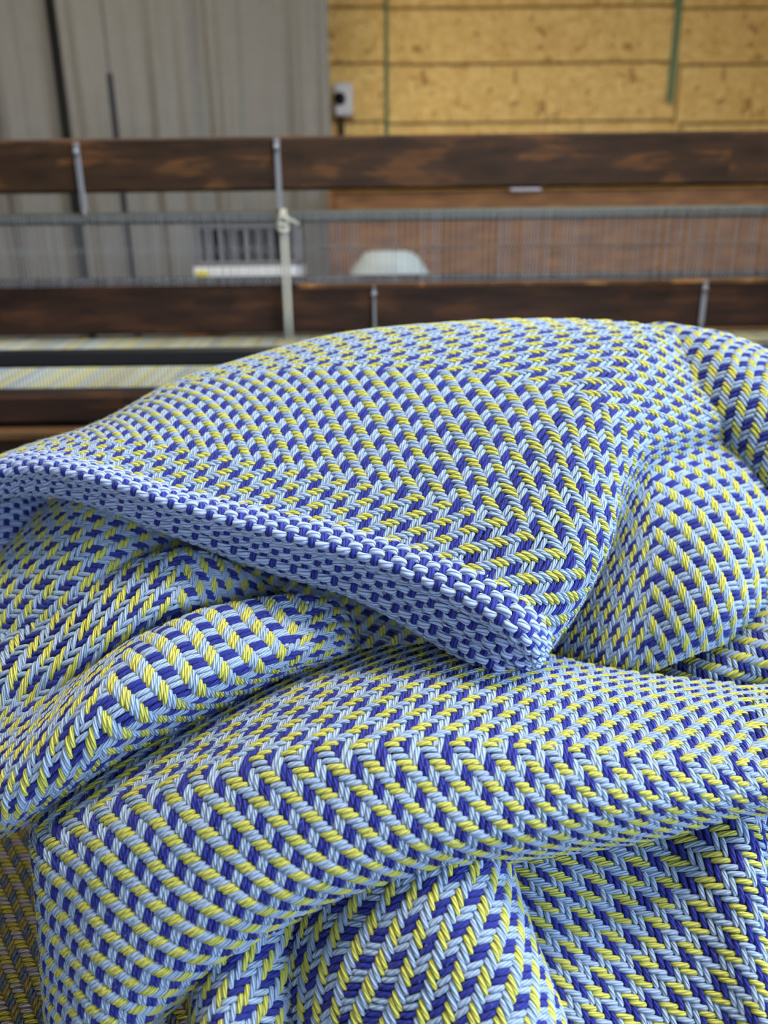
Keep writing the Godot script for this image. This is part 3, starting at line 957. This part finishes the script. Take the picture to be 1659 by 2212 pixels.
func curtain(called: String, label: String, px0: float, px1: float, far: float, seed_no: int, mat: Material) -> void:
	var a := on_plane(px0, 600, far)
	var b := on_plane(px1, 600, far)
	var top := 2.89
	var n := 120
	var no := FastNoiseLite.new()
	no.seed = seed_no
	no.frequency = 1.0
	var m := fresh()
	for side in 2:
		for j in 13:
			for i in n + 1:
				var f := float(i) / n
				var h := float(j) / 12.0
				var x := lerpf(a.x, b.x, f)
				var w := 0.5 * no.get_noise_2d(x * 3.5, 0.15 * h) + 0.28 * no.get_noise_2d(x * 8.0, 5.0 + 0.3 * h) + 0.1 * sin(x * 24.0 + h)
				w *= 0.17 * (0.55 + 0.45 * (1.0 - h))
				m.v.append(Vector3(x - (a.x + b.x) / 2, lerpf(0.02, top, h), w - side * 0.004))
				m.uv.append(Vector2(x, h * top) * 1.2)
	for side in 2:
		for j in 12:
			for i in n:
				var k := side * 13 * (n + 1) + j * (n + 1) + i
				var q := [k, k + n + 1, k + n + 2, k, k + n + 2, k + 1]
				if side == 1: q.reverse()
				m.i.append_array(PackedInt32Array(q))
	var st := SurfaceTool.new()
	st.begin(Mesh.PRIMITIVE_TRIANGLES)
	st.set_smooth_group(0)
	for k in m.i:
		st.set_uv(m.uv[k])
		st.add_vertex(m.v[k])
	st.index()
	st.generate_normals()
	var o := put_mesh(called, st.commit(), mat, self, Vector3((a.x + b.x) / 2, 0, -far))
	tag(o, label, "curtain")

func build_background() -> void:
	# yellow chipboard cladding on the back wall
	var wall: Node3D = get_node("wall_back")
	var osb := StandardMaterial3D.new()
	osb.albedo_texture = osb_tex()
	osb.uv1_triplanar = true
	osb.uv1_world_triplanar = true
	osb.uv1_scale = Vector3(1.3, 1.3, 1.3)
	osb.roughness = 0.75
	var far := -ZB + 0.02
	var rows := [[-520, -360], [-355, -242], [-237, -112], [-108, 13], [17, 135], [139, 262], [266, 392], [396, 524], [528, 660], [664, 800], [804, 940]]
	var cols := [[690, 831], [838, 1462], [1466, 2060]]
	for rr in rows:
		for cc in cols:
			add_slab("board", osb, wall, slab(cc[0], cc[1], rr[0], rr[1], far, 0.02, 0.004))
	var green := mat_plain(Color(0.38, 0.44, 0.28), 0.7)
	add_slab("green_tape", green, wall, slab(1463, 1481, -300, 222, far - 0.0015, 0.002, 0.0005))
	add_slab("green_tape", green, wall, slab(831, 838, -300, 400, far - 0.0015, 0.004, 0.0005))
	# curtains
	var cm := StandardMaterial3D.new()
	cm.albedo_texture = weave_tex(Color(0.44, 0.425, 0.395), Color(0.50, 0.485, 0.45))
	cm.uv1_scale = Vector3(2, 2, 1)
	cm.roughness = 0.95
	curtain("curtain", "narrow grey cloth curtain left of the dark gap between the two curtains", -420, 176, 3.0, 3, cm)
	curtain("curtain", "wide grey cloth curtain with soft folds beside the yellow chipboard wall", 198, 726, 2.96, 8, cm)
	var slit_shade_mat := mat_plain(Color(0.10, 0.09, 0.12), 0.8)  # near-black colour paints the shade of a slit in the curtain
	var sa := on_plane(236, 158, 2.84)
	var painted_slit := thing("painted_slit", "narrow dark strip standing in for the shaded slit in the grey curtains, on an added cord", "painted_slit", sa)
	put_mesh("cord", bevel_box(Vector3(-0.002, 0, -0.001), Vector3(0.002, YC - sa.y, 0.001), 0.0005), slit_shade_mat, painted_slit)  # added only to hold the dark strip up
	put_mesh("slit_strip", bevel_box(Vector3(-0.010, -0.95, -0.002), Vector3(0.010, 0, 0.002), 0.001), slit_shade_mat, painted_slit)
	# socket box at the edge of the chipboard
	var box := slab(722, 762, 178, 250, far - 0.045, 0.04, 0.006)
	var sock := thing("socket_box", "white socket box with a round black opening on the chipboard beside the curtain", "socket", box[1])
	add_slab("case", mat_plain(Color(0.78, 0.76, 0.74), 0.5), sock, box)
	var hole := on_plane(734, 213, far - 0.047)
	put_mesh("opening", tube([hole + Vector3(0, 0, 0.004) - sock.position, hole + Vector3(0, 0, -0.002) - sock.position], 0.022, 20), mat_plain(Color(0.03, 0.03, 0.03), 0.6), sock)
	var w0 := on_plane(737, 250, far - 0.02)
	put_mesh("cable", tube([w0 + Vector3(0, 0.01, 0) - sock.position, w0 + Vector3(0, -0.5, 0) - sock.position], 0.012, 8), mat_plain(Color(0.25, 0.18, 0.12), 0.7), sock)
	# brown panel standing before the chipboard
	var brown := wood_mat(71, Color(0.38, 0.26, 0.16), Color(0.50, 0.34, 0.20), Color(0.58, 0.41, 0.24), 0.5, 0.7)
	var pf := 2.62
	var face := slab(738, 1860, 413, 1500, pf, 0.03)
	var base: Vector3 = face[1]
	var panel := thing("cupboard", "brown wooden cupboard back with a pale pine top edge, before the chipboard wall", "cupboard", Vector3(base.x, 0, -pf))
	var y1: float = base.y + face[2].y
	var hx: float = face[2].x
	put_mesh("back_panel", bevel_box(Vector3(-hx, 0.0, -0.03), Vector3(hx, y1, 0.0), 0.003), brown, panel)
	put_mesh("side_panel", bevel_box(Vector3(-hx - 0.02, 0.0, -0.20), Vector3(-hx - 0.001, y1, 0.012), 0.003), brown, panel)
	put_mesh("top_edge", bevel_box(Vector3(-hx - 0.02, y1, -0.20), Vector3(hx, y1 + 0.032, 0.018), 0.004), wood_mat(83, Color(0.66, 0.47, 0.22), Color(0.78, 0.58, 0.28), Color(0.84, 0.66, 0.36), 0.6, 0.5), panel)
	var lp := slab(1103, 1168, 399, 411, pf - 0.02, 0.002, 0.0005)
	tag(add_slab("paper_slip", mat_plain(Color(0.72, 0.68, 0.70), 0.7), self, lp), "small white paper slip on the pale top edge of the brown cupboard", "paper")
	# workbench behind the heddles, with a crate and a sack on it
	var bf := 2.3
	var top_y := on_plane(600, 609, bf).y
	var bx0 := on_plane(380, 609, bf).x
	var bx1 := on_plane(965, 609, bf).x
	var bench := thing("workbench", "high wooden workbench behind the loom, carrying the slotted crate and the white sack", "workbench", Vector3((bx0 + bx1) / 2, 0, -bf - 0.10))
	var half := (bx1 - bx0) / 2
	put_mesh("bench_top", bevel_box(Vector3(-half, top_y - 0.04, -0.17), Vector3(half, top_y, 0.18), 0.004), brown, bench)
	for sx in [-1, 1]:
		for sz in [-1, 1]:
			put_mesh("leg", bevel_box(Vector3(-0.03, 0, -0.03), Vector3(0.03, top_y - 0.04, 0.03), 0.004), brown, bench, Vector3(sx * (half - 0.05), 0, sz * 0.13))
	# crate
	var cr := slab(424, 640, 480, 608, bf, 0.26, 0.01)
	var crate := thing("crate", "grey crate with upright dark slots and a white base, on the workbench behind the heddles", "crate", cr[1] - Vector3(0, cr[2].y, 0))
	var ce: Vector3 = cr[2]
	var grey := mat_plain(Color(0.40, 0.39, 0.39), 0.7)
	var white := mat_plain(Color(0.82, 0.83, 0.82), 0.6)
	put_mesh("base", bevel_box(Vector3(-ce.x - 0.012, 0, -ce.z), Vector3(ce.x, ce.y * 0.5, ce.z + 0.012), 0.004), white, crate)
	put_mesh("back", bevel_box(Vector3(-ce.x, ce.y * 0.5, -ce.z), Vector3(ce.x, ce.y * 2, -ce.z + 0.008), 0.002), grey, crate)
	put_mesh("lid", bevel_box(Vector3(-ce.x, ce.y * 2 - 0.008, -ce.z), Vector3(ce.x, ce.y * 2, ce.z), 0.002), grey, crate)
	for sx in [-1, 1]:
		put_mesh("side", bevel_box(Vector3(-0.004, ce.y * 0.5, -ce.z), Vector3(0.004, ce.y * 2, ce.z - 0.002), 0.002), grey, crate, Vector3(sx * (ce.x - 0.004), 0, 0))
	put_mesh("top_rail", bevel_box(Vector3(-ce.x, ce.y * 1.78, ce.z - 0.02), Vector3(ce.x, ce.y * 2 - 0.009, ce.z), 0.004), grey, crate)
	put_mesh("bottom_rail", bevel_box(Vector3(-ce.x, ce.y * 0.5, ce.z - 0.02), Vector3(ce.x, ce.y * 0.68, ce.z), 0.004), grey, crate)
	for k in 9:
		var sxp := lerpf(-ce.x, ce.x, k / 8.0)
		var sw := 0.006 if k % 8 else 0.014
		put_mesh("slat", bevel_box(Vector3(-sw, ce.y * 0.68, -0.006), Vector3(sw, ce.y * 1.78, 0.006), 0.002), grey, crate, Vector3(sxp, 0, ce.z - 0.012))
	var yb := slab(424, 450, 586, 609, bf - 0.02, 0.02, 0.004)
	tag(add_slab("yellow_block", mat_plain(Color(0.78, 0.72, 0.12), 0.6), self, yb), "small yellow block at the left corner of the slotted crate", "block")
	# sack: a soft mound
	var s0 := on_plane(747, 606, bf - 0.03)
	var s1 := on_plane(932, 606, bf - 0.03)
	var sh := on_plane(840, 540, bf - 0.03).y - s0.y
	var st := SurfaceTool.new()
	st.begin(Mesh.PRIMITIVE_TRIANGLES)
	st.set_smooth_group(0)
	var no := FastNoiseLite.new()
	no.seed = 12
	no.frequency = 6.0
	var ring := []
	var nk := 32
	for j in 12:
		var line := []
		for k in nk:
			var t := TAU * k / nk
			var f := j / 11.0
			var wide := (1.0 - pow(f, 1.6) * 0.52) if f < 0.86 else lerpf(0.59, 0.0, (f - 0.86) / 0.14)
			var hgt := minf(f / 0.86, 1.0) * sh
			var p := Vector3(cos(t) * (s1.x - s0.x) / 2 * wide, hgt, sin(t) * 0.09 * wide)
			p += Vector3(cos(t), 0.3, sin(t)) * no.get_noise_3d(p.x * 1.5, p.y * 2.0, p.z * 1.5) * 0.012
			p.y = maxf(p.y, 0.0)
			line.append(p)
		ring.append(line)
	for j in 11:
		for k in nk:
			var l := (k + 1) % nk
			for p in [ring[j][k], ring[j][l], ring[j + 1][l], ring[j][k], ring[j + 1][l], ring[j + 1][k]]: st.add_vertex(p)
	st.index()
	st.generate_normals()
	tag(put_mesh("sack", st.commit(), mat_plain(Color(0.64, 0.67, 0.65), 0.7), self, Vector3((s0.x + s1.x) / 2, top_y, -bf - 0.07)), "squat white sack standing on the workbench beside the slotted crate", "sack")
